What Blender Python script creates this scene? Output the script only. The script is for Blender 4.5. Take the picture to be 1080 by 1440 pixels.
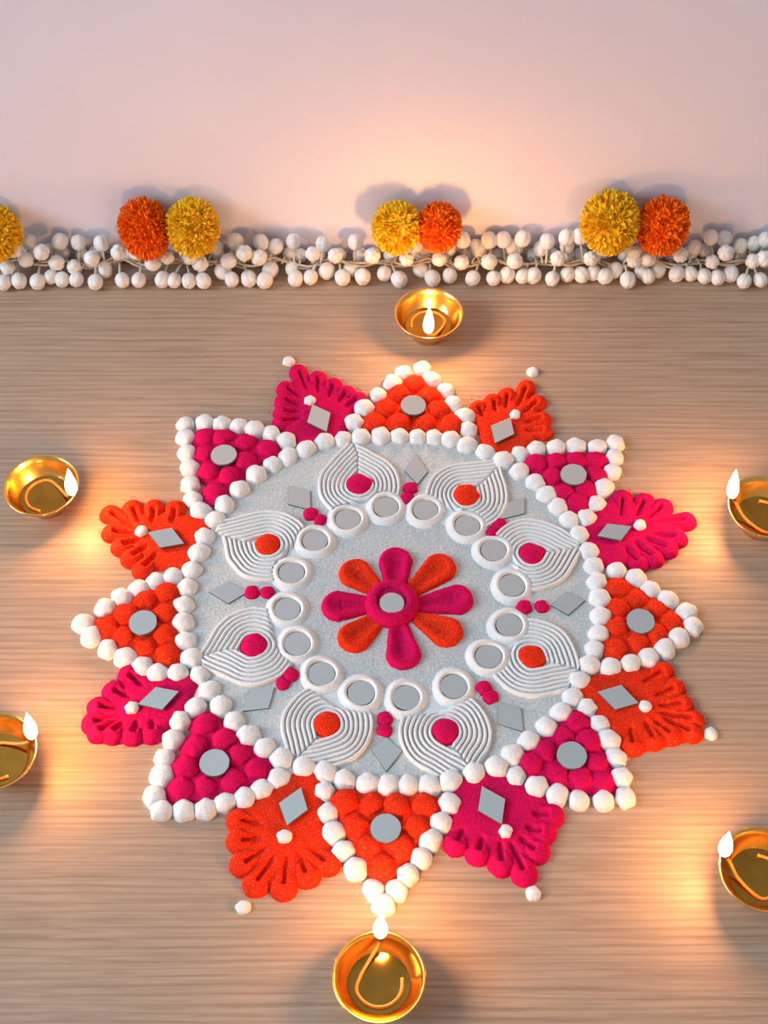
import bpy, math, random
import numpy as np
from mathutils import Vector, Matrix

for o in list(bpy.data.objects):
    bpy.data.objects.remove(o)
random.seed(7); RNG = np.random.default_rng(7)
scene = bpy.context.scene
COL = scene.collection
PI = math.pi

# ------------------------------------------------------------------ camera
F, PITCH, HCAM = 2000.0, math.radians(54.9), 0.784
cam_d = bpy.data.cameras.new('camera'); cam = bpy.data.objects.new('camera', cam_d); COL.objects.link(cam)
cam.location = (0, 0, HCAM); cam.rotation_euler = (PI/2 - PITCH, 0, 0)
cam_d.sensor_fit = 'VERTICAL'; cam_d.sensor_height = 24.0; cam_d.lens = F/1440*24.0; cam_d.clip_start = 0.01
scene.camera = cam
# ------------------------------------------------------------------ world, daylight, exposure
w = bpy.data.worlds.new('world'); scene.world = w; w.use_nodes = True
w.node_tree.nodes['Background'].inputs[0].default_value = (0.88, 0.95, 0.96, 1)
w.node_tree.nodes['Background'].inputs[1].default_value = 0.36
# daylight from the room's window on the left, outside the picture: upright in the side wall, facing into the room
ld = bpy.data.lights.new('window_left_offscreen', 'AREA'); ld.shape = 'RECTANGLE'; ld.size = 1.3; ld.size_y = 1.2
ld.energy = 64; ld.color = (0.74, 0.87, 1.0)
lo = bpy.data.objects.new('window_left_offscreen', ld); COL.objects.link(lo)
lo.location = (-2.0, 0.0, 1.4); lo.rotation_euler = (0, -PI/2, 0)
FLAME_L = 235.0
FLAME_C = (1.0, 0.445, 0.135)
vs = scene.view_settings
vs.view_transform = 'Standard'; vs.look = 'None'; vs.gamma = 1.0; vs.exposure = -0.15; vs.use_curve_mapping = False

def P(px, py, z=0.0):
    """pixel of the 1080x1440 frame -> point on the horizontal plane at height z"""
    x, y = (px-540)/F, (720-py)/F
    s, c = math.sin(PITCH), math.cos(PITCH)
    d = Vector((x, c + y*s, -s + y*c))
    return Vector((0, 0, HCAM)) + d*((z-HCAM)/d.z)
def PY(px, py, yw):
    """pixel -> point on the vertical plane y = yw"""
    x, y = (px-540)/F, (720-py)/F
    s, c = math.sin(PITCH), math.cos(PITCH)
    d = Vector((x, c + y*s, -s + y*c))
    return Vector((0, 0, HCAM)) + d*(yw/d.y)
WALL_Y = P(540, 356).y

# ------------------------------------------------------------------ materials
def mat(name):
    m = bpy.data.materials.new(name); m.use_nodes = True
    nt = m.node_tree
    return m, nt, nt.nodes['Principled BSDF']
def node(nt, t, **kw):
    n = nt.nodes.new(t)
    for k, v in kw.items(): setattr(n, k, v)
    return n
def ramp(nt, stops):
    r = node(nt, 'ShaderNodeValToRGB'); e = r.color_ramp.elements
    while len(e) < len(stops): e.new(0.5)
    for i, (p, c) in enumerate(stops): e[i].position = p; e[i].color = (*c, 1)
    return r
def powder(name, col, col2, scale=900, bump=0.5, speck=None):
    m, nt, b = mat(name); L = nt.links
    tc = node(nt, 'ShaderNodeTexCoord')
    geo = node(nt, 'ShaderNodeNewGeometry')
    n = node(nt, 'ShaderNodeTexNoise'); n.inputs['Scale'].default_value = scale; n.inputs['Detail'].default_value = 2
    L.new(geo.outputs['Position'], n.inputs['Vector'])
    r = ramp(nt, [(0.35, col2), (0.62, col)]); L.new(n.outputs['Fac'], r.inputs['Fac'])
    out = r.outputs['Color']
    if speck:
        v = node(nt, 'ShaderNodeTexNoise'); v.inputs['Scale'].default_value = 1500; v.inputs['Detail'].default_value = 0
        L.new(geo.outputs['Position'], v.inputs['Vector'])
        rr = ramp(nt, [(0.70, (0, 0, 0)), (0.74, (1, 1, 1))]); L.new(v.outputs['Fac'], rr.inputs['Fac'])
        mx = node(nt, 'ShaderNodeMixRGB'); mx.inputs['Color2'].default_value = (*speck, 1)
        L.new(rr.outputs['Color'], mx.inputs['Fac']); L.new(out, mx.inputs['Color1']); out = mx.outputs['Color']
    L.new(out, b.inputs['Base Color'])
    b.inputs['Roughness'].default_value = 1.0; b.inputs['Specular IOR Level'].default_value = 0.08
    bp = node(nt, 'ShaderNodeBump'); bp.inputs['Strength'].default_value = bump; bp.inputs['Distance'].default_value = 0.0006
    L.new(n.outputs['Fac'], bp.inputs['Height']); L.new(bp.outputs['Normal'], b.inputs['Normal'])
    return m
M = {}
M['white'] = powder('white_powder', (0.84, 0.86, 0.86), (0.74, 0.77, 0.78))
M['disc'] = powder('white_powder_flat', (0.64, 0.675, 0.67), (0.50, 0.535, 0.53), 700, 0.8)
M['magenta'] = powder('magenta_powder', (0.70, 0.008, 0.105), (0.55, 0.004, 0.075))
M['orange'] = powder('orange_red_powder', (0.85, 0.040, 0.010), (0.72, 0.022, 0.006), speck=(0.9, 0.16, 0.07))

def wood():
    m, nt, b = mat('pale_oak_laminate'); L = nt.links
    geo = node(nt, 'ShaderNodeNewGeometry')
    mp = node(nt, 'ShaderNodeMapping'); L.new(geo.outputs['Position'], mp.inputs['Vector'])
    mp.inputs['Scale'].default_value = (6, 250, 1)
    warp = node(nt, 'ShaderNodeTexNoise'); warp.inputs['Scale'].default_value = 9; warp.inputs['Detail'].default_value = 2
    L.new(geo.outputs['Position'], warp.inputs['Vector'])
    ma = node(nt, 'ShaderNodeVectorMath', operation='SCALE'); ma.inputs['Scale'].default_value = 1.3
    L.new(warp.outputs['Color'], ma.inputs[0])
    ad = node(nt, 'ShaderNodeVectorMath', operation='ADD'); L.new(mp.outputs['Vector'], ad.inputs[0]); L.new(ma.outputs['Vector'], ad.inputs[1])
    n1 = node(nt, 'ShaderNodeTexNoise'); n1.inputs['Scale'].default_value = 1.6; n1.inputs['Detail'].default_value = 3; n1.inputs['Roughness'].default_value = 0.55
    L.new(ad.outputs['Vector'], n1.inputs['Vector'])
    r1 = ramp(nt, [(0.28, (0.365, 0.250, 0.174)), (0.43, (0.440, 0.308, 0.217)), (0.56, (0.490, 0.350, 0.250)), (0.75, (0.475, 0.334, 0.236))])
    L.new(n1.outputs['Fac'], r1.inputs['Fac'])
    mp2 = node(nt, 'ShaderNodeMapping'); L.new(geo.outputs['Position'], mp2.inputs['Vector']); mp2.inputs['Scale'].default_value = (22, 600, 1)
    n2 = node(nt, 'ShaderNodeTexNoise'); n2.inputs['Scale'].default_value = 1.0; n2.inputs['Detail'].default_value = 2
    L.new(mp2.outputs['Vector'], n2.inputs['Vector'])
    r2 = ramp(nt, [(0.30, (0.80, 0.79, 0.78)), (0.55, (1, 1, 1))]); L.new(n2.outputs['Fac'], r2.inputs['Fac'])
    mx = node(nt, 'ShaderNodeMixRGB', blend_type='MULTIPLY'); mx.inputs['Fac'].default_value = 0.8
    L.new(r1.outputs['Color'], mx.inputs['Color1']); L.new(r2.outputs['Color'], mx.inputs['Color2'])
    mp3 = node(nt, 'ShaderNodeMapping'); L.new(geo.outputs['Position'], mp3.inputs['Vector']); mp3.inputs['Scale'].default_value = (0.10, 1, 1)
    wv = node(nt, 'ShaderNodeTexWave', wave_type='BANDS', bands_direction='Y', wave_profile='SIN')
    wv.inputs['Scale'].default_value = 66; wv.inputs['Distortion'].default_value = 7; wv.inputs['Detail'].default_value = 2.5; wv.inputs['Detail Scale'].default_value = 0.55
    L.new(mp3.outputs['Vector'], wv.inputs['Vector'])
    r3 = ramp(nt, [(0.0, (0.76, 0.73, 0.71)), (0.38, (1, 1, 1))]); L.new(wv.outputs['Fac'], r3.inputs['Fac'])
    r4 = ramp(nt, [(0.35, (0.15, 0.15, 0.15)), (0.62, (0.95, 0.95, 0.95))]); L.new(n2.outputs['Fac'], r4.inputs['Fac'])
    mx2 = node(nt, 'ShaderNodeMixRGB', blend_type='MULTIPLY'); L.new(r4.outputs['Color'], mx2.inputs['Fac'])
    L.new(mx.outputs['Color'], mx2.inputs['Color1']); L.new(r3.outputs['Color'], mx2.inputs['Color2'])
    L.new(mx2.outputs['Color'], b.inputs['Base Color'])
    b.inputs['Roughness'].default_value = 0.42; b.inputs['Specular IOR Level'].default_value = 0.35
    bp = node(nt, 'ShaderNodeBump'); bp.inputs['Strength'].default_value = 0.25; bp.inputs['Distance'].default_value = 0.0005
    L.new(n1.outputs['Fac'], bp.inputs['Height']); L.new(bp.outputs['Normal'], b.inputs['Normal'])
    return m
M['wood'] = wood()
def wallm():
    m, nt, b = mat('pale_wall_paint'); L = nt.links
    geo = node(nt, 'ShaderNodeNewGeometry')
    n = node(nt, 'ShaderNodeTexNoise'); n.inputs['Scale'].default_value = 5; n.inputs['Detail'].default_value = 4
    L.new(geo.outputs['Position'], n.inputs['Vector'])
    r = ramp(nt, [(0.35, (0.82, 0.795, 0.90)), (0.65, (0.86, 0.83, 0.93))]); L.new(n.outputs['Fac'], r.inputs['Fac'])
    L.new(r.outputs['Color'], b.inputs['Base Color'])
    b.inputs['Roughness'].default_value = 0.6
    n2 = node(nt, 'ShaderNodeTexNoise'); n2.inputs['Scale'].default_value = 120; n2.inputs['Detail'].default_value = 3
    L.new(geo.outputs['Position'], n2.inputs['Vector'])
    bp = node(nt, 'ShaderNodeBump'); bp.inputs['Strength'].default_value = 0.12; bp.inputs['Distance'].default_value = 0.001
    L.new(n2.outputs['Fac'], bp.inputs['Height']); L.new(bp.outputs['Normal'], b.inputs['Normal'])
    return m
M['wall'] = wallm()
def plain(name, col, rough=0.5, metal=0.0, var=0.06, scale=60):
    m, nt, b = mat(name); L = nt.links
    geo = node(nt, 'ShaderNodeNewGeometry')
    n = node(nt, 'ShaderNodeTexNoise'); n.inputs['Scale'].default_value = scale; n.inputs['Detail'].default_value = 3
    L.new(geo.outputs['Position'], n.inputs['Vector'])
    c0 = tuple(max(0, c*(1-var)) for c in col); c1 = tuple(min(1, c*(1+var)) for c in col)
    r = ramp(nt, [(0.3, c0), (0.7, c1)]); L.new(n.outputs['Fac'], r.inputs['Fac'])
    L.new(r.outputs['Color'], b.inputs['Base Color'])
    b.inputs['Roughness'].default_value = rough; b.inputs['Metallic'].default_value = metal
    return m
M['mirror'] = plain('mirror_glass', (0.82, 0.88, 0.82), 0.02, 1.0, 0.01)
M['mirror_edge'] = plain('mirror_edge', (0.10, 0.13, 0.12), 0.3)
M['brass'] = plain('polished_brass', (0.95, 0.56, 0.15), 0.21, 1.0, 0.06, 200)
M['oil'] = plain('lamp_oil', (0.46, 0.23, 0.035), 0.07, 1.0, 0.12, 90)
M['wick'] = plain('cotton_wick', (0.30, 0.17, 0.04), 0.5)
M['char'] = plain('charred_wick', (0.02, 0.015, 0.01), 0.9)
M['bud'] = plain('ivory_bud', (0.84, 0.83, 0.80), 0.42, 0.0, 0.05, 300)
M['stem'] = plain('bud_stem', (0.66, 0.62, 0.50), 0.6, 0.0, 0.1, 200)
M['string'] = plain('garland_string', (0.62, 0.55, 0.42), 0.8, 0.0, 0.12, 300)
def petal_mat(name, lo_, hi_):
    m, nt, b = mat(name); L = nt.links
    geo = node(nt, 'ShaderNodeNewGeometry')
    r = ramp(nt, [(0.0, lo_), (1.0, hi_)]); L.new(geo.outputs['Random Per Island'], r.inputs['Fac'])
    L.new(r.outputs['Color'], b.inputs['Base Color']); b.inputs['Roughness'].default_value = 0.75
    b.inputs['Specular IOR Level'].default_value = 0.2
    return m
M['mg_yellow'] = petal_mat('yellow_petals', (0.98, 0.50, 0.010), (1.0, 0.74, 0.04))
M['mg_orange'] = petal_mat('orange_petals', (0.98, 0.125, 0.003), (1.0, 0.25, 0.008))
def flame_mat():
    m = bpy.data.materials.new('flame'); m.use_nodes = True; nt = m.node_tree
    for n in list(nt.nodes): nt.nodes.remove(n)
    o = node(nt, 'ShaderNodeOutputMaterial'); e = node(nt, 'ShaderNodeEmission')
    e.inputs['Color'].default_value = (*FLAME_C, 1); e.inputs['Strength'].default_value = FLAME_L
    nt.links.new(e.outputs[0], o.inputs['Surface']); return m
M['flame'] = flame_mat()

# ------------------------------------------------------------------ helpers
def mesh_obj(name, verts, faces, m, parent=None, smooth=True, loc=None, mats=None, fmat=None):
    me = bpy.data.meshes.new(name)
    me.from_pydata([tuple(v) for v in verts], [], [tuple(int(i) for i in f) for f in faces])
    for mm in (mats or [m]): me.materials.append(mm)
    if fmat is not None: me.polygons.foreach_set('material_index', fmat)
    if smooth: me.polygons.foreach_set('use_smooth', [True]*len(me.polygons))
    me.update()
    return link(name, me, parent, loc)
def link(name, me, parent=None, loc=None, rz=0.0, sc=None):
    o = bpy.data.objects.new(name, me); COL.objects.link(o)
    if parent: o.parent = parent
    if loc is not None: o.location = loc
    if rz: o.rotation_euler = (0, 0, rz)
    if sc is not None: o.scale = sc
    return o
def empty(name, loc=(0, 0, 0)):
    o = bpy.data.objects.new(name, None); o.empty_display_size = 0.01; COL.objects.link(o); o.location = loc; return o
def tag(o, label=None, cat=None, group=None, kind=None):
    if label: o['label'] = label
    if cat: o['category'] = cat
    if group: o['group'] = group
    if kind: o['kind'] = kind
    return o
def lathe(prof, seg, wob=0.0, closed_top=True):
    """rows of (r,z); r=0 at an end closes it"""
    V, Fc, rows = [], [], []
    for r, z in prof:
        if r <= 1e-9: rows.append([len(V)]); V.append((0, 0, z)); continue
        row = []
        for k in range(seg):
            a = 2*PI*k/seg; row.append(len(V)); V.append((r*math.cos(a), r*math.sin(a), z))
        rows.append(row)
    for a, b in zip(rows[:-1], rows[1:]):
        for k in range(seg):
            k2 = (k+1) % seg
            if len(a) == 1 and len(b) == 1: continue
            if len(a) == 1: Fc.append((a[0], b[k2], b[k]))
            elif len(b) == 1: Fc.append((a[k], a[k2], b[0]))
            else: Fc.append((a[k], a[k2], b[k2], b[k]))
    return V, Fc
def tube(pts, rad, seg=6):
    pts = [Vector(p) for p in pts]; V, Fc = [], []
    n = len(pts); rad = rad if isinstance(rad, (list, tuple)) else [rad]*n
    for i, p in enumerate(pts):
        t = (pts[min(i+1, n-1)] - pts[max(i-1, 0)]).normalized()
        u = t.orthogonal().normalized() if i == 0 else (u - t*u.dot(t)).normalized()
        v = t.cross(u)
        for k in range(seg):
            a = 2*PI*k/seg; V.append(p + (u*math.cos(a) + v*math.sin(a))*rad[i])
    for i in range(n-1):
        for k in range(seg):
            k2 = (k+1) % seg; Fc.append((i*seg+k, i*seg+k2, (i+1)*seg+k2, (i+1)*seg+k))
    Fc.append(tuple(range(seg))[::-1]); Fc.append(tuple((n-1)*seg+k for k in range(seg)))
    return V, Fc
def heightfield(name, m, bounds, step, f, parent=None, loc=(0, 0, 0), grain=0.00012, floor_z=-0.0004):
    """f(X,Y) -> Z; cells with any Z > 0 are kept"""
    x0, x1, y0, y1 = bounds
    xs = np.arange(x0, x1+step, step); ys = np.arange(y0, y1+step, step)
    X, Y = np.meshgrid(xs, ys)
    Xj = X + RNG.uniform(-.25, .25, X.shape)*step; Yj = Y + RNG.uniform(-.25, .25, X.shape)*step
    Z = f(Xj, Yj)
    Z = np.where(Z > 0.0006, Z + RNG.normal(0, grain, Z.shape), Z); Z = np.maximum(Z, floor_z)
    ny, nx = X.shape; idx = np.arange(nx*ny).reshape(ny, nx)
    keep = np.maximum.reduce([Z[:-1, :-1], Z[1:, :-1], Z[:-1, 1:], Z[1:, 1:]]) > 0.0
    q = np.stack([idx[:-1, :-1], idx[:-1, 1:], idx[1:, 1:], idx[1:, :-1]], -1)[keep]
    used = np.unique(q); rm = -np.ones(nx*ny, int); rm[used] = np.arange(len(used))
    V = np.stack([Xj.ravel(), Yj.ravel(), Z.ravel()], -1)[used]
    return mesh_obj(name, V.tolist(), rm[q].tolist(), m, parent, True, loc)
def smooth_noise(X, Y, scale, amp, seed):
    r = np.random.default_rng(seed); Z = np.zeros_like(X)
    for _ in range(6):
        a = r.uniform(0, 2*PI); k = scale*r.uniform(.6, 1.6); ph = r.uniform(0, 2*PI)
        Z += np.sin((X*math.cos(a)+Y*math.sin(a))*k + ph)
    return Z*amp/6
def sd_poly(X, Y, pts):
    """signed distance to polygon, negative inside"""
    d = np.full(X.shape, 1e9); s = np.ones(X.shape); n = len(pts)
    for i in range(n):
        ax, ay = pts[i]; bx, by = pts[i-1]
        ex, ey = bx-ax, by-ay; wx, wy = X-ax, Y-ay
        if ex*ex+ey*ey < 1e-12: continue
        t = np.clip((wx*ex+wy*ey)/(ex*ex+ey*ey), 0, 1)
        d = np.minimum(d, (wx-ex*t)**2 + (wy-ey*t)**2)
        c1 = Y >= ay; c2 = Y < by; c3 = ex*wy > ey*wx
        flip = (c1 & c2 & c3) | (~c1 & ~c2 & ~c3)
        s = np.where(flip, -s, s)
    return s*np.sqrt(d)
def capsule(X, Y, a, b, ra, rb):
    ex, ey = b[0]-a[0], b[1]-a[1]; wx, wy = X-a[0], Y-a[1]
    t = np.clip((wx*ex+wy*ey)/(ex*ex+ey*ey), 0, 1)
    return np.hypot(wx-ex*t, wy-ey*t) - (ra+(rb-ra)*t), t
def smin(a, b, k):
    h = np.clip(.5+.5*(b-a)/k, 0, 1); return b+(a-b)*h - k*h*(1-h)
def cap_profile(sd, h, e):
    """rounded edge: 0 at the outline, h from e inwards; negative outside"""
    t = np.clip(-sd/e, 0, 1); z = h*np.sqrt(np.clip(1-(1-t)**2, 0, 1))
    return np.where(sd > 0, -sd, z)

# ------------------------------------------------------------------ setting
def box(name, lo_, hi_, m):
    x0, y0, z0 = lo_; x1, y1, z1 = hi_
    V = [(x, y, z) for x in (x0, x1) for y in (y0, y1) for z in (z0, z1)]
    Fc = [(0, 1, 3, 2), (4, 6, 7, 5), (0, 4, 5, 1), (2, 3, 7, 6), (0, 2, 6, 4), (1, 5, 7, 3)]
    return mesh_obj(name, V, Fc, m, smooth=False)
tag(box('floor', (-1.8, -1.2, -0.03), (1.8, WALL_Y, 0), M['wood']), 'pale oak laminate floor with fine straight grain', kind='structure')
tag(box('wall_back', (-1.8, WALL_Y, -0.03), (1.8, WALL_Y+0.1, 2.5), M['wall']), 'plain pale lilac painted wall behind the garland', kind='structure')

# ------------------------------------------------------------------ powder mound meshes
def dome_mesh(name, m, seed, hz=0.92, n_r=11, seg=32, pinch=0.0):
    r = random.Random(seed); ph = [r.uniform(0, 6.28) for _ in range(6)]; am = [r.uniform(.01, .05) for _ in range(6)]
    lx, ly = r.uniform(-.12, .12), r.uniform(-.12, .12)
    V, Fc = [], []; rows = []
    for i in range(n_r+1):
        t = i/n_r                               # 0 base .. 1 top
        a = t*PI/2
        rr = math.cos(a)**0.80; z = math.sin(a)**0.95*hz
        if i == n_r: rows.append([len(V)]); V.append((lx, ly, hz*(1+pinch))); break
        row = []
        for k in range(seg):
            th = 2*PI*k/seg
            wv = 1 + sum(am[j]*math.sin((j+2)*th+ph[j]) for j in range(5))*(1-.3*t) + r.uniform(-.012, .012)
            row.append(len(V)); V.append((rr*wv*math.cos(th)+lx*t, rr*wv*math.sin(th)+ly*t, (z + r.uniform(-.015, .015)) if i else -0.06))
        rows.append(row)
    for A, B in zip(rows[:-1], rows[1:]):
        for k in range(seg):
            k2 = (k+1) % seg
            Fc.append((A[k], A[k2], B[0]) if len(B) == 1 else (A[k], A[k2], B[k2], B[k]))
    me = bpy.data.meshes.new(name); me.from_pydata(V, [], Fc); me.materials.append(m)
    me.polygons.foreach_set('use_smooth', [True]*len(me.polygons)); me.update(); return me
DOME = {c: [dome_mesh(c+'_mound', M[c], 100+i+hash_, hz=(.95 if c == 'white' else .86), pinch=(.05 if c == 'white' else 0)) for i in range(6)]
        for hash_, c in ((0, 'white'), (20, 'magenta'), (40, 'orange'))}
def mound(name, colr, px, py, r, parent, zmul=1.0, zb=0.0):
    me = random.choice(DOME[colr]); p = P(px, py, zb + r*.42*zmul)
    s = r*random.uniform(.95, 1.06)
    o = link(name, me, parent, (p.x, p.y, zb), random.uniform(0, 6.28), (s*random.uniform(.95, 1.06), s*random.uniform(.95, 1.06), s*zmul*random.uniform(.92, 1.08)))
    return o

# ------------------------------------------------------------------ the white disc
RING = [(457,620),(482,616),(507,614),(535,612),(562,612),(587,614),(611,614),(634,617),(657,625),(683,635),(707,647),
        (731,662),(753,677),(769,694),(785,712),(801,730),(815,751),(829,774),(835,795),(840,818),(844,841),(845,866),
        (842,890),(836,912),(829,933),(815,956),(805,979),(789,1001),(769,1022),(744,1041),(721,1062),(698,1078),(667,1087),
        (634,1097),(603,1104),(574,1104),(546,1104),(517,1101),(484,1096),(457,1085),(428,1077),(396,1065),(372,1051),
        (350,1034),(329,1014),(310,992),(295,970),(281,948),(269,924),(261,900),(258,875),(258,850),(263,825),(269,801),
        (279,777),(288,754),(302,730),(316,709),(337,687),(360,666),(384,652),(405,641),(430,631)]
ring_xy = [P(x, y, .003) for x, y in RING]
CX = sum(p.x for p in ring_xy)/len(ring_xy); CY = sum(p.y for p in ring_xy)/len(ring_xy)
DISC_Z = 0.0016
INNER = [(543,714),(598,718),(657,740),(694,775),(720,824),(716,880),(687,924),(638,966),(571,982),(508,975),(452,948),(418,906),(404,857),(410,806),(443,761),(489,731)]
MOUNDS = [(505,681,'magenta'),(656,697,'orange'),(747,778,'magenta'),(748,923,'orange'),(626,1028,'magenta'),(460,1018,'orange'),(357,907,'magenta'),(377,766,'orange')]
poly = [(p.x, p.y) for p in ring_xy]
def disc_f(X, Y):
    sd = sd_poly(X, Y, poly)
    z = cap_profile(sd-.002, DISC_Z, .003)
    z = np.where(z > 0, z + smooth_noise(X, Y, 120, .00035, 3), z)
    for mx, my, _ in MOUNDS:
        c = P(mx, my, .004); z = np.where((np.hypot(X-c.x, Y-c.y) < .0255) & (z > 0), .0002, z)
    return z
bx = [p[0] for p in poly]; by = [p[1] for p in poly]
disc = heightfield('powder_disc', M['disc'], (min(bx)-.006, max(bx)+.006, min(by)-.006, max(by)+.006), .0011, disc_f, grain=.00010)
tag(disc, 'flat round disc of white rangoli powder in the middle of the star', 'rangoli disc')
ring = tag(empty('mound_ring', (CX, CY, 0)), 'circle of white powder mounds around the white disc', 'mound ring')
def to_parent(o, par):
    o.parent = par; o.location = Vector(o.location) - Vector(par.location); return o
for x, y in RING:
    to_parent(mound('white_mound', 'white', x, y, .0072, None), ring)

# combed fans -------------------------------------------------------------
LAM, NR = .0030, 7
def fan(mx, my, seed):
    c = P(mx, my, .004); u = Vector((c.x-CX, c.y-CY, 0)); u = u.normalized(); t = Vector((u.y, -u.x, 0))
    rr = random.Random(seed); side = rr.choice((-1, 1)); al = math.radians(47)
    off = .0055*side; r0 = .0075
    rin = math.hypot(c.x-CX, c.y-CY)
    def f(X, Y):
        dx, dy = X-c.x, Y-c.y
        T = dx*t.x+dy*t.y; U = dx*u.x+dy*u.y
        T = T + smooth_noise(X, Y, 260, .0007, seed); U = U + smooth_noise(X, Y, 260, .0007, seed+9)
        def dist(T, U, al):
            n0, n1 = math.cos(al), math.sin(al)
            ang = np.arctan2(U, T)
            return np.where(ang > al, T*n0+U*n1, np.hypot(T, U))
        seam = T - off*np.clip((U-.004)/.02, 0, 1)
        dR = dist(T, U, al*.86); dL = dist(-T, U, al*1.08)
        d = np.where(seam > 0, dR, dL)
        k = (d-r0)/LAM
        ridge = np.minimum(1, np.abs(np.sin(PI*k))*1.35)**.8
        inside = (k > 0) & (k < NR)
        fade = np.clip((U+.014+.25*np.abs(T))/.003, 0, 1)*np.clip((.0385-U)/.002, 0, 1)
        seamcut = np.clip(np.abs(seam)/.0009, 0, 1); seamcut = np.where(U > r0, seamcut, 1)
        z = np.where(inside & (fade > .02), .0003 + .0042*ridge*(.35+.65*fade)*(.5+.5*seamcut), DISC_Z)
        z = np.where(k <= 0, DISC_Z, z)
        sd = sd_poly(X, Y, poly); rad = np.hypot(dx, dy)
        ok = (inside & (fade > .02)) | (rad < .0275)
        for ix, iy in INNER:
            m_ = P(ix, iy, .0025); ok &= np.hypot(X-m_.x, Y-m_.y) > .0128
        return np.where((sd < -.004) & ok, z, -0.001)
    b = .036
    o = heightfield('combed_fan', M['white'], (c.x-b, c.x+b, c.y-b, c.y+b), .00042, f, disc, grain=.00005, floor_z=.0001)
    return o
for i, (mx, my, cc) in enumerate(MOUNDS):
    fan(mx, my, 11+i)

# ------------------------------------------------------------------ names that tell the arms apart
S_TXT = ['orange star point closest to the wall', 'magenta star point beside the wall-side orange leaf',
         'orange star point opposite the whole side lamp', 'magenta star point diagonally opposite the whole side lamp',
         'orange star point touching the front lamp flame', 'magenta star point beside the front lamp orange leaf',
         'orange star point on the whole side lamp side', 'magenta star point between side lamp and wall']
L_TXT = ['orange leaf beside the whole side lamp', 'magenta leaf nearest the wall', 'orange leaf nearest the wall',
         'undotted magenta leaf nearer the wall', 'orange leaf opposite the side lamp leaf', 'magenta leaf near the front lamp',
         'orange leaf near the front lamp', 'undotted magenta leaf farther from the wall']
# collars + round mirrors ---------------------------------------------------
def collar_mesh(seed):
    r = random.Random(seed); prof = [(.0084, .0002), (.0087, .0022), (.0092, .0034), (.0099, .0039), (.0107, .0037), (.0118, .0029), (.0130, .0018), (.0141, .0008), (.0152, -.0004)]
    V, Fc = lathe(prof, 40)
    ph = [r.uniform(0, 6.28) for _ in range(4)]
    V2 = []
    for x, y, z in V:
        th = math.atan2(y, x); wv = 1+.025*math.sin(2*th+ph[0])+.018*math.sin(3*th+ph[1])+r.uniform(-.006, .006)
        V2.append((x*wv, y*wv, z*(1+.10*math.sin(2*th+ph[2]))+r.uniform(-.00008, .00008)))
    me = bpy.data.meshes.new('mirror_collar'); me.from_pydata(V2, [], [f[::-1] for f in Fc]); me.materials.append(M['white'])
    me.polygons.foreach_set('use_smooth', [True]*len(me.polygons)); me.update(); return me
COLLARS = [collar_mesh(i) for i in range(4)]
def slab_mesh(name, pts, h, bev=.00025):
    """flat mirror piece: outline pts, reflecting top, dark ground edge"""
    n = len(pts); cx = sum(p[0] for p in pts)/n; cy = sum(p[1] for p in pts)/n
    def ins(p, d):
        v = Vector((p[0]-cx, p[1]-cy)); L = v.length; v *= max(0, (L-d))/L; return (cx+v.x, cy+v.y)
    V = [(x, y, 0) for x, y in pts] + [(x, y, h-bev) for x, y in pts] + [(*ins(p, bev), h) for p in pts]
    Fc = [tuple(range(n))[::-1], tuple(range(2*n, 3*n))]; fm = [1, 0]
    for i in range(n):
        j = (i+1) % n
        Fc.append((i, j, n+j, n+i)); fm.append(1); Fc.append((n+i, n+j, 2*n+j, 2*n+i)); fm.append(1)
    me = bpy.data.meshes.new(name); me.from_pydata(V, [], Fc); me.materials.append(M['mirror']); me.materials.append(M['mirror_edge'])
    me.polygons.foreach_set('material_index', fm); me.update(); return me
def round_pts(r, n, seed):
    q = random.Random(seed); a0 = q.uniform(0, 6.28)
    return [(r*(1+q.uniform(-.02, .02))*math.cos(a0+2*PI*k/n), r*(1+q.uniform(-.02, .02))*math.sin(a0+2*PI*k/n)) for k in range(n)]
ROUND = [slab_mesh('round_mirror', round_pts(.0088, 26, i), .0012) for i in range(4)]
for i, (x, y) in enumerate(INNER):
    p = P(x, y, .0025)
    link('mirror_collar', COLLARS[i % 4], disc, (p.x, p.y, DISC_Z-.0006), random.uniform(0, 6.28), (1.0, 1.0, 1.0))
    o = link('round_mirror', ROUND[i % 4], None, (p.x, p.y, DISC_Z+.0004), random.uniform(0, 6.28))
    o.scale = (.97, .97, 1)
    k = (((i+1)//2) % 8)
    tag(o, 'collared mirror by %s mound, facing the %s' % (MOUNDS[k][2], S_TXT[i//2]), 'mirror', 'round mirrors circling the flower')

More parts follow.
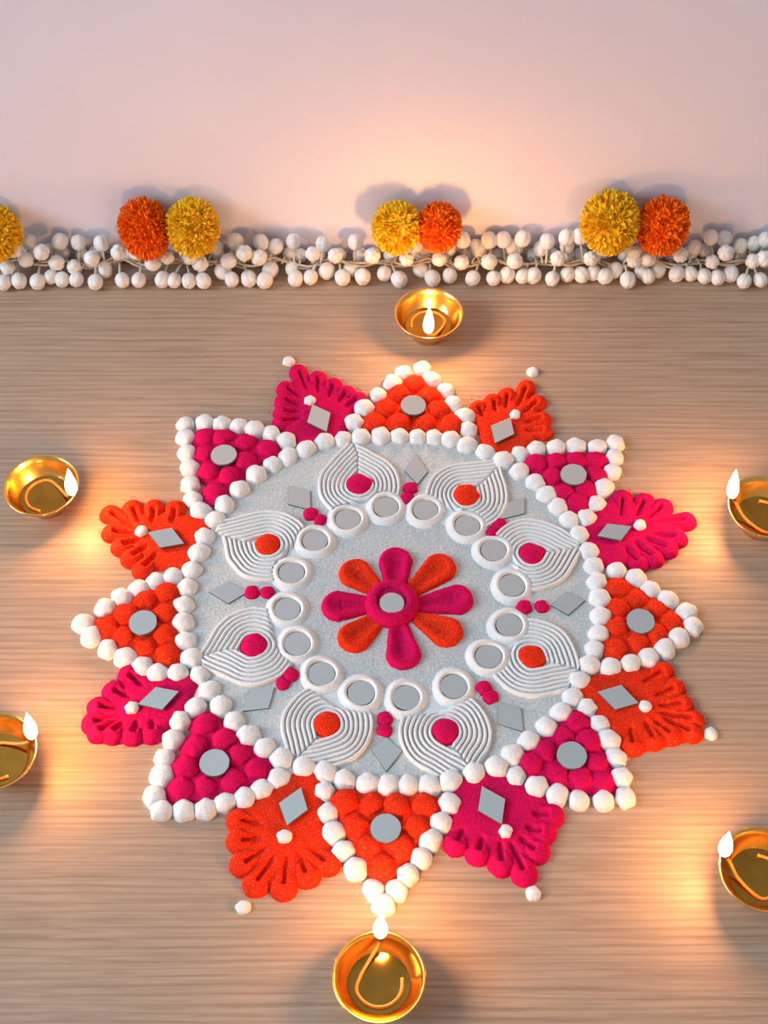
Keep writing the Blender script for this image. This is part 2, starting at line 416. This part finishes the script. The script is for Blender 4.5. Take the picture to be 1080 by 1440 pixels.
# ------------------------------------------------------------------ star points (4x crops)
STARS = [
 ('orange', (455,490), [(170,408),(228,330),(308,255),(390,188),(450,130),(555,108),(608,168),(688,230),(730,310),(798,380),(817,455)],
  [(288,410),(430,408),(575,415),(718,418),(357,330),(645,345),(425,255),(600,265),(512,200)], (505,315)),
 ('magenta', (700,590), [(125,195),(217,163),(327,157),(437,147),(562,150),(663,128),(658,205),(643,287),(597,383),(557,472),(503,550)],
  [(218,245),(335,240),(445,230),(555,230),(310,320),(545,310),(375,405),(497,390),(450,465)], (427,305)),
 ('orange', (760,760), [(428,167),(537,210),(620,277),(718,330),(823,398),(860,475),(780,540),(698,605),(608,657),(508,687),(393,708)],
  [(437,265),(545,325),(440,383),(437,483),(430,605),(553,565),(650,525),(650,385),(725,460)], (565,450)),
 ('magenta', (690,960), [(545,140),(615,230),(667,320),(707,418),(735,528),(760,640),(637,660),(498,655),(375,627),(257,583),(140,525)],
  [(490,225),(412,298),(315,383),(225,455),(375,505),(508,535),(625,550),(590,450),(550,330)], (457,405)),
 ('orange', (420,1030), [(147,330),(165,450),(197,560),(250,665),(322,765),(420,880),(850,395),(802,505),(742,605),(690,702),(613,795),(550,885),(477,965)],
  [(263,390),(410,405),(555,415),(707,412),(325,520),(660,525),(395,640),(575,640),(470,750)], (490,535)),
 ('magenta', (190,960), [(338,135),(253,215),(213,315),(165,420),(148,518),(107,635),(147,715),(272,715),(398,705),(508,670),(615,645),(710,597),(810,535)],
  [(397,235),(500,320),(590,405),(680,485),(550,550),(395,580),(262,590),(285,475),(345,360)], (445,447)),
 ('orange', (90,760), [(612,200),(515,230),(420,270),(325,320),(230,375),(105,462),(150,537),(243,607),(345,655),(442,708),(525,743),(640,740)],
  [(575,295),(460,340),(570,405),(345,420),(240,480),(335,535),(463,597),(565,530),(580,640)], (443,458)),
 ('magenta', (230,560), [(693,235),(607,195),(515,172),(423,153),(330,140),(230,133),(123,140),(123,215),(130,302),(148,385),(150,480),(165,565),(208,628)],
  [(232,220),(335,222),(458,250),(580,285),(232,305),(460,350),(262,405),(370,430),(290,530)], (338,315)),
]
star_c = []
for si, (colr, (ox, oy), wh, cm, mir) in enumerate(STARS):
    g = lambda p: (ox+p[0]/4, oy+p[1]/4)
    mc = P(*g(mir), .008); star_c.append(mc)
    st = tag(empty('star_point', (mc.x, mc.y, 0)), 'white-edged powder ' + S_TXT[si], 'star point', 'star points of the rangoli')
    for p in wh:
        to_parent(mound('white_mound', 'white', *g(p), .0070, None), st)
    cs = []
    for p in cm:
        o = to_parent(mound(colr+'_mound', colr, *g(p), .0082, None), st); cs.append((o.location.x+mc.x, o.location.y+mc.y))
    cs.append((mc.x, mc.y-.001))
    def f(X, Y, cs=cs):
        sd = np.full(X.shape, 1e9)
        for cx, cy in cs: sd = smin(sd, np.hypot(X-cx, Y-cy)-.0100, .004)
        return cap_profile(sd, .0036, .004)
    xs = [c[0] for c in cs]; ys = [c[1] for c in cs]
    b = heightfield('powder_bed', M[colr], (min(xs)-.012, max(xs)+.012, min(ys)-.012, max(ys)+.012), .0011, f)
    to_parent(b, st)
    mm = link('round_mirror', ROUND[si % 4], None, (mc.x, mc.y, .0060), random.uniform(0, 6.28), (1.03, 1.03, 1.3))
    mm.rotation_euler = (random.uniform(-.03, .03), random.uniform(-.03, .03), random.uniform(0, 6))
    tag(mm, 'round mirror lying on the ' + S_TXT[si], 'mirror', 'round mirrors on the star points')

# ------------------------------------------------------------------ leaves (6x crops)
LEAVES = [
 ('orange', (110,670), 76, [(255,300,500,430),(450,250,530,400),(640,245,620,400),(820,250,790,400),(265,465,500,480),(345,590,540,520),(430,690,600,570),(530,790,680,630)],
  [(450,300),(820,300),(1040,400),(900,760),(600,760),(400,560),(300,400)], (530,455), [(585,470),(790,430),(895,565),(690,602)], None),
 ('magenta', (360,480), 70, [(350,235,440,420),(520,290,520,440),(660,350,600,480),(775,415,680,520),(875,470,740,560),(235,380,400,480),(215,490,400,540),(205,590,400,590),(195,680,400,640)],
  [(330,300),(560,330),(860,470),(760,700),(620,840),(430,880),(200,700),(250,400)], (455,492), [(475,530),(630,600),(597,762),(430,680)], (406,507)),
 ('orange', (640,500), 68, [(610,245,520,440),(710,375,560,490),(755,525,580,560),(770,640,580,620),(440,310,430,450),(320,360,350,480),(190,420,240,520)],
  [(140,430),(440,310),(600,310),(720,480),(740,660),(600,760),(440,840),(200,760)], (507,490), [(300,590),(468,520),(500,660),(335,740)], (749,522)),
 ('magenta', (820,660), 76, [(890,425,600,440),(815,575,560,540),(735,670,500,560),(610,755,430,600),(480,800,350,640),(690,300,520,420),(530,250,440,400),(340,220,320,400)],
  [(250,220),(560,270),(760,370),(860,480),(740,640),(480,790),(150,820),(60,560),(130,300)], (482,462), [(118,560),(205,455),(410,480),(320,600)], None),
 ('orange', (830,900), 72, [(635,245,430,360),(735,395,530,470),(805,535,560,550),(895,670,560,600),(880,780,600,640),(705,805,520,640),(540,855,460,660),(360,905,340,700)],
  [(540,230),(690,260),(850,660),(900,820),(350,930),(180,760),(40,500),(0,310),(240,240)], (467,553), [(60,435),(262,375),(410,530),(210,587)], (1000,1031)),
 ('magenta', (620,1090), 82, [(955,335,760,320),(890,480,700,430),(830,650,640,500),(715,840,580,540),(515,765,500,540),(310,670,360,500),(120,590,200,440)],
  [(170,60),(400,0),(880,180),(980,400),(830,680),(690,840),(300,690),(60,560),(130,200)], (548,467), [(345,90),(545,200),(515,415),(312,295)], (750,1256)),
 ('orange', (310,1080), 82, [(135,430,360,460),(135,610,380,570),(165,820,420,650),(285,990,480,700),(530,1025,560,700),(740,920,640,680),(920,810,740,640)],
  [(130,360),(600,70),(820,100),(880,500),(960,790),(740,960),(300,1020),(140,820)], (540,572), [(490,295),(680,160),(738,350),(560,485)], (342,1275)),
 ('magenta', (100,910), 76, [(470,215,620,330),(335,355,520,420),(205,500,440,500),(160,640,420,560),(210,720,440,590),(335,735,460,600),(510,750,570,610),(680,735,690,600)],
  [(500,160),(680,260),(1030,260),(980,480),(820,660),(740,780),(300,790),(150,750),(120,600),(260,430)], (512,505), [(560,480),(715,333),(910,372),(768,528)], None),
]
PXM = 1/2189.0
leaf_c = []
def diamond(name, corners, zb, h=.0013):
    pts = [P(x, y, zb+h) for x, y in corners]
    cx = sum(p.x for p in pts)/4; cy = sum(p.y for p in pts)/4
    loc = [(p.x-cx, p.y-cy) for p in pts]
    ar = sum(loc[i][0]*loc[(i+1) % 4][1]-loc[(i+1) % 4][0]*loc[i][1] for i in range(4))
    if ar < 0: loc = loc[::-1]
    return link(name, slab_mesh(name, loc, h), None, (cx, cy, zb))
for li, (colr, (ox, oy), rz, lobes, fill, dot, dia, tip) in enumerate(LEAVES):
    g = lambda x, y: (ox+x/6, oy+y/6)
    q = lambda x, y: tuple(P(*g(x, y), .003).xy)
    LB = [(q(a, b), q(c, d)) for a, b, c, d in lobes]; FP = [q(*p) for p in fill]
    r = rz/6*PXM*1.30; hub = q(*dot)
    LB = [(tuple(Vector(a) + (Vector(b)-Vector(a)).normalized()*r*.22), b) for a, b in LB]
    FP2 = []
    for p_ in FP:
        v = Vector((p_[0]-CX, p_[1]-CY)); n_ = min(ring_xy, key=lambda t_: (t_.x-p_[0])**2+(t_.y-p_[1])**2)
        FP2.append((n_.x, n_.y) if math.hypot(n_.x-p_[0], n_.y-p_[1]) < .014 else p_)
    FP = FP2; leaf_c.append(Vector((*hub, 0)))
    def f(X, Y, LB=LB, FP=FP, r=r, s=li):
        Xn = X + smooth_noise(X, Y, 700, .00035, s); Yn = Y + smooth_noise(X, Y, 700, .00035, s+50)
        sd = sd_poly(Xn, Yn, FP) - .001
        z = cap_profile(sd, .0042, .006)
        best = np.full(X.shape, -1.0); groove = np.zeros(X.shape)
        for (a, b) in LB:
            c, t = capsule(Xn, Yn, a, b, r, r*.60)
            zz = cap_profile(c, .0062, r*1.0)*(1-.45*t)
            zz = np.where(c > 0, -c, zz)
            gx = c + (r + (r*.60-r)*t)                       # distance from the lobe's axis
            gr = .0050*np.exp(-(gx/(r*.20))**2)*np.clip((t-.01)/.08, 0, 1)*np.clip((1.0-t)/.40, 0, 1)
            groove = np.where(zz > best, gr, groove)
            best = np.maximum(best, zz)
        k = .0012
        zz = np.where((z > 0) & (best > 0), np.maximum(z, best) + .25*np.minimum(z, best)*0, np.maximum(z, best))
        valley = np.where((z > 0) & (best < z), z*.78, zz)
        out = np.where(zz > 0, valley - groove*(zz > .001), zz)
        return np.where((zz > 0) & (out < .0008), .0008, out)
    pts = FP + [l[0] for l in LB]; xs = [p[0] for p in pts]; ys = [p[1] for p in pts]
    lf = empty('powder_leaf', (hub[0], hub[1], 0))
    to_parent(heightfield('fluted_bed', M[colr], (min(xs)-.01, max(xs)+.01, min(ys)-.01, max(ys)+.01), .0006, f, grain=.00010), lf)
    tag(lf, 'fluted powder ' + L_TXT[li] + ' with a diamond mirror', 'powder leaf', 'fluted leaves of the rangoli')
    to_parent(mound('white_dot', 'white', *g(*dot), .0041, None, .8, .0036), lf)
    if tip: to_parent(mound('tip_dot', 'white', *tip, .0044, None, .9), lf)
    o = diamond('diamond_mirror', [g(*c) for c in dia], .0046)
    tag(o, 'diamond mirror on the ' + L_TXT[li], 'mirror', 'diamond mirrors on the leaves')

# ------------------------------------------------------------------ things lying on the disc
DIA = [[(568,661),(585,638),(602,663),(587,681)], [(697,711),(738,699),(738,722),(700,731)], [(775,851),(796,832),(823,844),(799,865)],
       [(700,987),(733,996),(736,1029),(700,1018)], [(522,1054),(543,1036),(566,1056),(543,1085)], [(341,1000),(352,968),(386,966),(378,996)],
       [(293,832),(321,817),(349,832),(321,849)], [(405,683),(436,690),(437,717),(405,709)]]
DOTS = [((577,685),(573,700)), ((703,737),(692,748)), ((737,853),(762,852)), ((681,967),(690,979)), ((541,1010),(541,1026)), ((408,948),(398,960)), ((354,832),(376,832)), ((437,722),(450,730))]
M_TXT = [L_TXT[1], L_TXT[2], L_TXT[3], L_TXT[4], L_TXT[5], L_TXT[6], L_TXT[7], L_TXT[0]]
for i in range(8):
    o = diamond('diamond_mirror', DIA[i], DISC_Z-.0003, .0014)
    tag(o, 'inset diamond mirror facing the ' + S_TXT[i], 'mirror', 'diamond mirrors set in the white disc')
    a, b = DOTS[i]; pa = P(*a, .004)
    e = tag(empty('powder_dot_pair', (pa.x, pa.y, DISC_Z)), 'magenta dot pair facing the ' + S_TXT[i], 'powder dots', 'magenta dot pairs on the white disc')
    for k, d in enumerate((a, b)):
        to_parent(mound('magenta_dot', 'magenta', d[0], d[1], .0052 if k == 0 else .0048, None, .85, DISC_Z-.0004), e)
    mx, my, cc = MOUNDS[i]
    o = mound('powder_mound', cc, mx, my, .0092, None, .72, DISC_Z-.0004)
    tag(o, '%s mound inside combed arches facing the %s' % (cc, M_TXT[i]), 'powder mound', 'mounds inside the combed arches')

# ------------------------------------------------------------------ centre flower (3.375x crop at 400,700)
fc = P(551, 848, .004)
fl = tag(empty('powder_flower', (fc.x, fc.y, DISC_Z)), 'eight petalled magenta and orange powder flower at the centre of the disc', 'powder flower')
PET = [('magenta',(528,300),(527,440)), ('orange',(735,330),(610,430)), ('magenta',(815,478),(640,500)), ('orange',(765,630),(650,570)),
       ('magenta',(565,735),(540,590)), ('orange',(335,655),(450,565)), ('magenta',(258,508),(420,500)), ('orange',(340,355),(440,430))]
for cc, tipc, base in PET:
    a = P(400+tipc[0]/3.375, 700+tipc[1]/3.375, .004).xy; b = P(400+base[0]/3.375, 700+base[1]/3.375, .004).xy
    def f(X, Y, a=a, b=b):
        r = .0112
        c, t = capsule(X, Y, a, b, r, r*.55)
        c = c + smooth_noise(X, Y, 900, .0003, 5)
        z = cap_profile(c, .0060, .0042)
        gx = c + r*(1-.45*t)
        hollow = .0047*np.exp(-(gx/(r*.58))**2)*np.clip((t+.22)/.28, .3, 1)
        return np.where(c > 0, -c, np.maximum(z-hollow*(z > .001), .0004))
    xs = (a[0], b[0]); ys = (a[1], b[1])
    o = heightfield('petal', M[cc], (min(xs)-.014, max(xs)+.014, min(ys)-.014, max(ys)+.014), .0006, f)
    o.parent = fl; o.location = (-fc.x, -fc.y, -.0003)
def f(X, Y):
    d = np.hypot(X-fc.x, Y-fc.y) + smooth_noise(X, Y, 500, .0003, 8)
    z = .0080*np.clip(1-((d-.0118)/.0058)**2, 0, 1)**.5
    z = np.where(d < .0098, .0058, z)
    return np.where(d > .0176, .0176-d, z)
o = heightfield('flower_centre', M['magenta'], (fc.x-.02, fc.x+.02, fc.y-.02, fc.y+.02), .0006, f)
o.parent = fl; o.location = (-fc.x, -fc.y, -.0003)
p = P(551, 848, .009)
o = link('round_mirror', ROUND[1], None, (p.x, p.y, DISC_Z+.0056), 0, (.92, .92, 1.4))
tag(o, 'round mirror at the heart of the powder flower', 'mirror')

# ------------------------------------------------------------------ loose powder grains
def grains(name, m, spots, n, spread, size, label):
    V, Fc = [], []
    for _ in range(n):
        cx, cy = random.choice(spots)
        a = random.uniform(0, 2*PI); d = abs(random.gauss(0, 1))*spread + .0060
        x, y = cx+d*math.cos(a), cy+d*math.sin(a); s = size*random.uniform(.5, 1.3); z0 = -.00005
        k = len(V); th = random.uniform(0, 2)
        for j in range(3): V.append((x+s*math.cos(th+j*2.09), y+s*math.sin(th+j*2.09), z0))
        V.append((x, y, s*1.3)); Fc += [(k, k+1, k+3), (k+1, k+2, k+3), (k+2, k, k+3)]
    o = mesh_obj(name, V, Fc, m, smooth=False)
    return tag(o, label, 'powder', kind='stuff')
def outer(colr):
    s = []
    for c, (ox, oy), rz, lobes, *_ in LEAVES:
        if c == colr:
            s += [tuple(P(ox+l[0]/6, oy+l[1]/6, 0).xy) for l in lobes]
    return s
wsp = []
for c, (ox, oy), wh, *_ in STARS: wsp += [tuple(P(ox+x/4, oy+y/4, .002).xy) for x, y in wh]
wsp += [tuple(P(random.uniform(10, 1070), random.uniform(480, 1430)).xy) for _ in range(14)]
grains('white_powder_grains', M['white'], [p_ for p_ in wsp[:-14]]*30 + wsp[-14:], 2700, .0016, .00038, 'loose white powder grains spilled around the star points')
grains('magenta_powder_grains', M['magenta'], outer('magenta'), 900, .0014, .00036, 'loose magenta powder grains spilled around the magenta leaves')
grains('orange_powder_grains', M['orange'], outer('orange'), 900, .0014, .00036, 'loose orange powder grains spilled around the orange leaves')

# ------------------------------------------------------------------ brass oil lamps
RB, HB = .0250, .0215
bowl_prof = [(0, .0008), (.0100, .0008), (.0112, 0), (.0126, 0), (.0130, .0012), (.0126, .0030), (.0160, .0068), (.0198, .0120), (.0226, .0172), (.0240, .0204), (.0250, .0210), (.0251, .0216),
             (.0246, .0219), (.0236, .0214), (.0222, .0172), (.0194, .0124), (.0156, .0074), (.0118, .0048), (0, .0042)]
V, Fc = lathe(bowl_prof, 56)
BOWL = bpy.data.meshes.new('bowl'); BOWL.from_pydata(V, [], Fc); BOWL.materials.append(M['brass'])
BOWL.polygons.foreach_set('use_smooth', [True]*len(BOWL.polygons)); BOWL.update()
V, Fc = lathe([(.0168, .0092), (.0150, .0090), (0, .0090)], 40)
OIL = bpy.data.meshes.new('oil'); OIL.from_pydata(V, [], Fc); OIL.materials.append(M['oil']); OIL.polygons.foreach_set('use_smooth', [True]*len(OIL.polygons)); OIL.update()
fp = [(0, -.001)] + [(.0042*math.sin(PI*min(1, (t**.62)))**.9*(1-.25*t), .030*t) for t in [i/12 for i in range(1, 12)]] + [(0, .030)]
V, Fc = lathe(fp, 14)
FLAME = bpy.data.meshes.new('flame'); FLAME.from_pydata(V, [], Fc); FLAME.materials.append(M['flame']); FLAME.polygons.foreach_set('use_smooth', [True]*len(FLAME.polygons)); FLAME.update()
def lamp(px, py, ang, label, r_tip=.0225, fz=.0225, lean=0.10):
    c = P(px, py, .0215); L = tag(empty('oil_lamp', (c.x, c.y, 0)), label, 'oil lamp', 'brass oil lamps around the rangoli')
    link('bowl', BOWL, L); link('oil', OIL, L)
    dx, dy = math.cos(ang), math.sin(ang)
    R = lambda u, v, z: Vector((dx*u-dy*v, dy*u+dx*v, z))
    pts = [R(.0128*math.cos(math.radians(t)), .0128*math.sin(math.radians(t)), .0096) for t in (-75, -110, -145, -180, -215, -250)]
    pts += [R(.0035, .0100, .0104), R(.0120, .0052, .0122), R(.0180, .0008, .0175), R(r_tip, 0, fz)]
    fine = []
    for i in range(len(pts)-1):
        p0, p1, p2, p3 = pts[max(i-1, 0)], pts[i], pts[i+1], pts[min(i+2, len(pts)-1)]
        for k in range(4):
            t = k/4; fine.append(.5*((2*p1)+(p2-p0)*t+(2*p0-5*p1+4*p2-p3)*t*t+(3*p1-p0-3*p2+p3)*t**3))
    fine.append(pts[-1])
    v, f_ = tube(fine, .0010, 8); wk = mesh_obj('wick', v, f_, M['wick'], L)
    tipv = R(r_tip, 0, fz); v, f_ = tube([tipv-R(.0015, 0, .0012), tipv+R(.0004, 0, .0012), tipv+R(.0006, 0, .0030)], [.0017, .0014, .0006], 8)
    mesh_obj('charred_tip', v, f_, M['char'], wk)
    fo = link('flame', FLAME, L, tipv + R(0.0003, 0, .0008)); fo.rotation_euler = (-lean*dy, lean*dx, 0)
    return L
lamp(603, 440, math.radians(-92), 'small brass oil lamp burning just in front of the garland', .0205)
lamp(533, 1373, math.radians(88), 'brass oil lamp whose flame touches the tip of an orange star point', .0212, lean=0.02)
lamp(58, 682, math.radians(-22), 'whole brass oil lamp standing beside an undotted orange leaf', .0235)
lamp(1077, 712, math.radians(165), 'brass oil lamp by the tip of the undotted magenta leaf nearer the wall', .0225)
lamp(-8, 1056, math.radians(20), 'brass oil lamp by the tip of the undotted magenta leaf farther from the wall', .0225)
lamp(1074, 1222, math.radians(160), 'brass oil lamp standing alone on the bare floor beyond a magenta star point', .0225)

# ------------------------------------------------------------------ white bud garland
B1 = [(15,452),(73,445),(143,448),(98,365),(112,297),(157,337),(195,430),(236,440),(290,440),(215,377),(228,297),(280,392),(297,300),(348,360),(362,450),(385,303),(398,403),(450,337),(465,443),(527,442),(518,340),(580,378),(635,355),(618,440),(662,443),(718,445),(772,445),(760,380),(720,355),(820,320),(868,370),(880,440),(893,297),(927,340),(945,437),(982,357),(990,297),(1005,443),(1025,405),(845,410),(30,395),(55,330)]
B2 = [(20,300),(75,315),(15,355),(55,405),(33,443),(143,295),(138,400),(150,437),(215,343),(207,432),(255,305),(268,408),(300,350),(328,433),(378,298),(362,400),(405,430),(442,350),(487,418),(543,440),(572,362),(605,310),(627,403),(670,435),(695,362),(735,320),(735,425),(785,290),(780,375),(823,435),(847,327),(885,373),(885,292),(902,435)]
B3 = [(22,305),(53,335),(68,390),(38,445),(100,300),(100,450),(142,448),(172,340),(197,312),(218,460),(240,380),(275,330),(280,443),(275,295),(330,290),(372,380),(335,445),(382,437),(430,450),(470,427),(545,385),(520,465),(600,380),(575,430),(640,425),(545,350),(600,450),(730,365),(788,335),(715,440),(770,440),(825,450),(857,393),(852,295),(905,300),(912,357),(878,455),(970,330),(930,440),(1020,390),(985,470),(1025,320),(1050,465),(1065,380),(1070,305)]
buds = [(x/2.7, 230+y/2.7) for x, y in B1] + [(360+x/2.7, 230+y/2.7) for x, y in B2] + [(700+x/2.842, 230+y/2.842) for x, y in B3]
def bud_mesh(seed):
    r = random.Random(seed); seg, n = 30, 12; V, Fc, fm = [], [], []
    rows = []
    for i in range(n+1):
        a = -PI/2+PI*i/n
        if i in (0, n):
            rows.append([len(V)]); V.append((0, 0, math.sin(a)*(.95 if i else .9) - (0.10 if i == n else 0))); continue
        row = []
        for k in range(seg):
            th = 2*PI*k/seg; g = 1-(.40 if i >= n-2 else .13)*math.exp(-((k % 6)/6.0-0)**2*60)*(1 if i > 2 else .5)
            rr = math.cos(a)**.86*g*.98; row.append(len(V)); V.append((rr*math.cos(th), rr*math.sin(th), math.sin(a)*1.0))
        rows.append(row)
    for i, (A, B) in enumerate(zip(rows[:-1], rows[1:])):
        for k in range(seg):
            k2 = (k+1) % seg
            if len(A) == 1: Fc.append((A[0], B[k2], B[k]))
            elif len(B) == 1: Fc.append((A[k], A[k2], B[0]))
            else: Fc.append((A[k], A[k2], B[k2], B[k]))
    me = bpy.data.meshes.new('bud'); me.from_pydata(V, [], Fc); me.materials.append(M['bud'])
    me.polygons.foreach_set('use_smooth', [True]*len(me.polygons)); me.update(); return me
BUD = bud_mesh(1)
SY, SZ = WALL_Y-.021, .010
gar = tag(empty('bud_garland', (0, SY, 0)), 'string of round ivory white flower buds lying along the foot of the wall', 'garland')
x0, x1 = P(-30, 380).x-.02, P(1110, 380).x+.02
sp = [(x0+(x1-x0)*i/80, SY+.003*math.sin(i*1.3), SZ+.002*math.sin(i*.9)) for i in range(81)]
for k in range(2):
    v, f_ = tube([(a, b+.0014*math.cos(i*1.1+k*PI), c+.0014*math.sin(i*1.1+k*PI)) for i, (a, b, c) in enumerate(sp)], .0010, 6)
    to_parent(mesh_obj('string', v, f_, M['string']), gar)
RBUD = .0060
def add_bud(p, rr):
    base = Vector((p.x + random.uniform(-.006, .006), SY, SZ))
    d = (p-base)
    if d.length < .004: d = Vector((0, -.3, 1))
    d = (d.normalized() + Vector((random.uniform(-.25, .25), random.uniform(-.3, 0), random.uniform(-.1, .3)))).normalized()
    o = link('bud', BUD, gar, p-gar.location); q = d.to_track_quat('Z', 'Y') @ Matrix.Rotation(random.uniform(0, 6), 4, 'Z').to_quaternion()
    o.rotation_euler = q.to_euler(); s = rr*random.uniform(.93, 1.07); o.scale = (s, s, s*1.06)
    root = p - d*rr*.9
    v, f_ = tube([base, base.lerp(root, .5)+Vector((0, 0, .001)), root], [.0010, .0009, .0013], 6)
    st = mesh_obj('stem', v, f_, M['stem'])
    st.parent = o; st.matrix_parent_inverse = (Matrix.Translation(gar.location) @ o.matrix_basis).inverted()
    return o
for (bx_, by_) in buds:
    if by_ > 378: p = P(bx_, by_, RBUD)
    elif by_ > 352: p = PY(bx_, by_, WALL_Y-.026)
    else: p = PY(bx_, by_, WALL_Y-.010)
    p.z = max(p.z, RBUD*.98); p.y = min(p.y, WALL_Y-RBUD*1.02)
    add_bud(p, RBUD)
# a few more buds behind, where the photo shows them dimly between the front ones
for i in range(46):
    bx_ = -10+1100*i/45+random.uniform(-7, 7)
    p = PY(bx_, random.choice((350, 358, 372, 380))+random.uniform(-4, 4), WALL_Y-.0085)
    p.z = max(p.z, RBUD); add_bud(p, RBUD*.95)

# ------------------------------------------------------------------ marigolds
def marigold_meshes(seed, n=900):
    r = random.Random(seed); V, Fc = [], []
    ga = PI*(3-5**.5)
    for i in range(n):
        u = 1-1.72*(i+.5)/n; th = ga*i                 # u: +1 faces front, down to the back
        rad = math.sqrt(max(0, 1-u*u))
        nrm = Vector((rad*math.cos(th), rad*math.sin(th), u))
        nrm = (nrm + Vector((r.gauss(0, .10), r.gauss(0, .10), r.gauss(0, .10)))).normalized()
        tg = nrm.cross(Vector((r.gauss(0, 1), r.gauss(0, 1), r.gauss(0, 1)))).normalized(); bt = nrm.cross(tg)
        dim = 1-.30*math.exp(-(rad/.20)**2)*(1 if u > 0 else 0)
        R1 = dim*r.uniform(.90, 1.04); R0 = R1-.34; wd = r.uniform(.040, .075)
        sx, sz = 1.0, .80
        k = len(V); bend = r.uniform(-.10, .10)
        for j, (rr, ww) in enumerate(((R0, .5), (R1-.12, 1.0), (R1, .8))):
            for s in (-1, 0, 1):
                p_ = nrm*rr + tg*(s*wd*ww) + bt*(bend*j*j*.25 + (.045 if s == 0 else 0)) - (nrm*(.03 if (j == 2 and s) else 0))*r.uniform(-1, 1.5)
                V.append((p_.x*sx, p_.y*sx, p_.z*sz))
        for j in range(2):
            for s in range(2):
                a = k+j*3+s; Fc.append((a, a+1, a+4, a+3))
    me = bpy.data.meshes.new('ruffled_petals'); me.from_pydata(V, [], Fc); me.update(); return me
def marigold(px, py, rx, ry, colr, label, seed):
    s = 1/ (2000/ 1.12)                                # metres per pixel at the wall foot
    yw = WALL_Y-.021
    p = PY(px, py, yw); R = (rx+ry)/2*1.0/1790
    e = tag(empty('marigold', p), label, 'marigold', 'marigold heads resting on the garland')
    d = (Vector(cam.location)-p).normalized(); d = (d+Vector((random.uniform(-.12, .12), 0, random.uniform(-.1, .05)))).normalized()
    q = d.to_track_quat('Z', 'Y')
    mm = M['mg_'+colr]
    me = marigold_meshes(seed); me.materials.append(mm)
    me.polygons.foreach_set('use_smooth', [True]*len(me.polygons))
    o = link('ruffled_petals', me, e); o.rotation_euler = q.to_euler(); o.scale = (R*rx/((rx+ry)/2), R*ry/((rx+ry)/2), R)
    o['kind'] = 'stuff'
    v, f_ = lathe([(0, -.62), (.45, -.5), (.70, -.1), (.66, .25), (.40, .50), (.15, .52), (0, .45)], 20)
    c = mesh_obj('flower_core', v, f_, mm, e); c.rotation_euler = q.to_euler(); c.scale = o.scale
    return e
marigold(-9, 328, 38, 39, 'yellow', 'yellow marigold sitting alone without an orange partner', 1)
marigold(203, 322, 35, 42, 'orange', 'tall orange marigold with a yellow one between it and the rear lamp', 2)
marigold(271, 320, 36, 40, 'yellow', 'yellow marigold between an orange marigold and the rear lamp', 3)
marigold(558, 320, 34, 36, 'yellow', 'small yellow marigold on the garland right behind the rear lamp', 4)
marigold(617, 320, 31, 34, 'orange', 'small orange marigold on the garland right behind the rear lamp', 5)
marigold(858, 313, 40, 43, 'yellow', 'largest yellow marigold, with a dark dimple at its centre', 6)
marigold(932, 318, 36, 40, 'orange', 'squarish orange marigold beside the largest yellow one', 7)
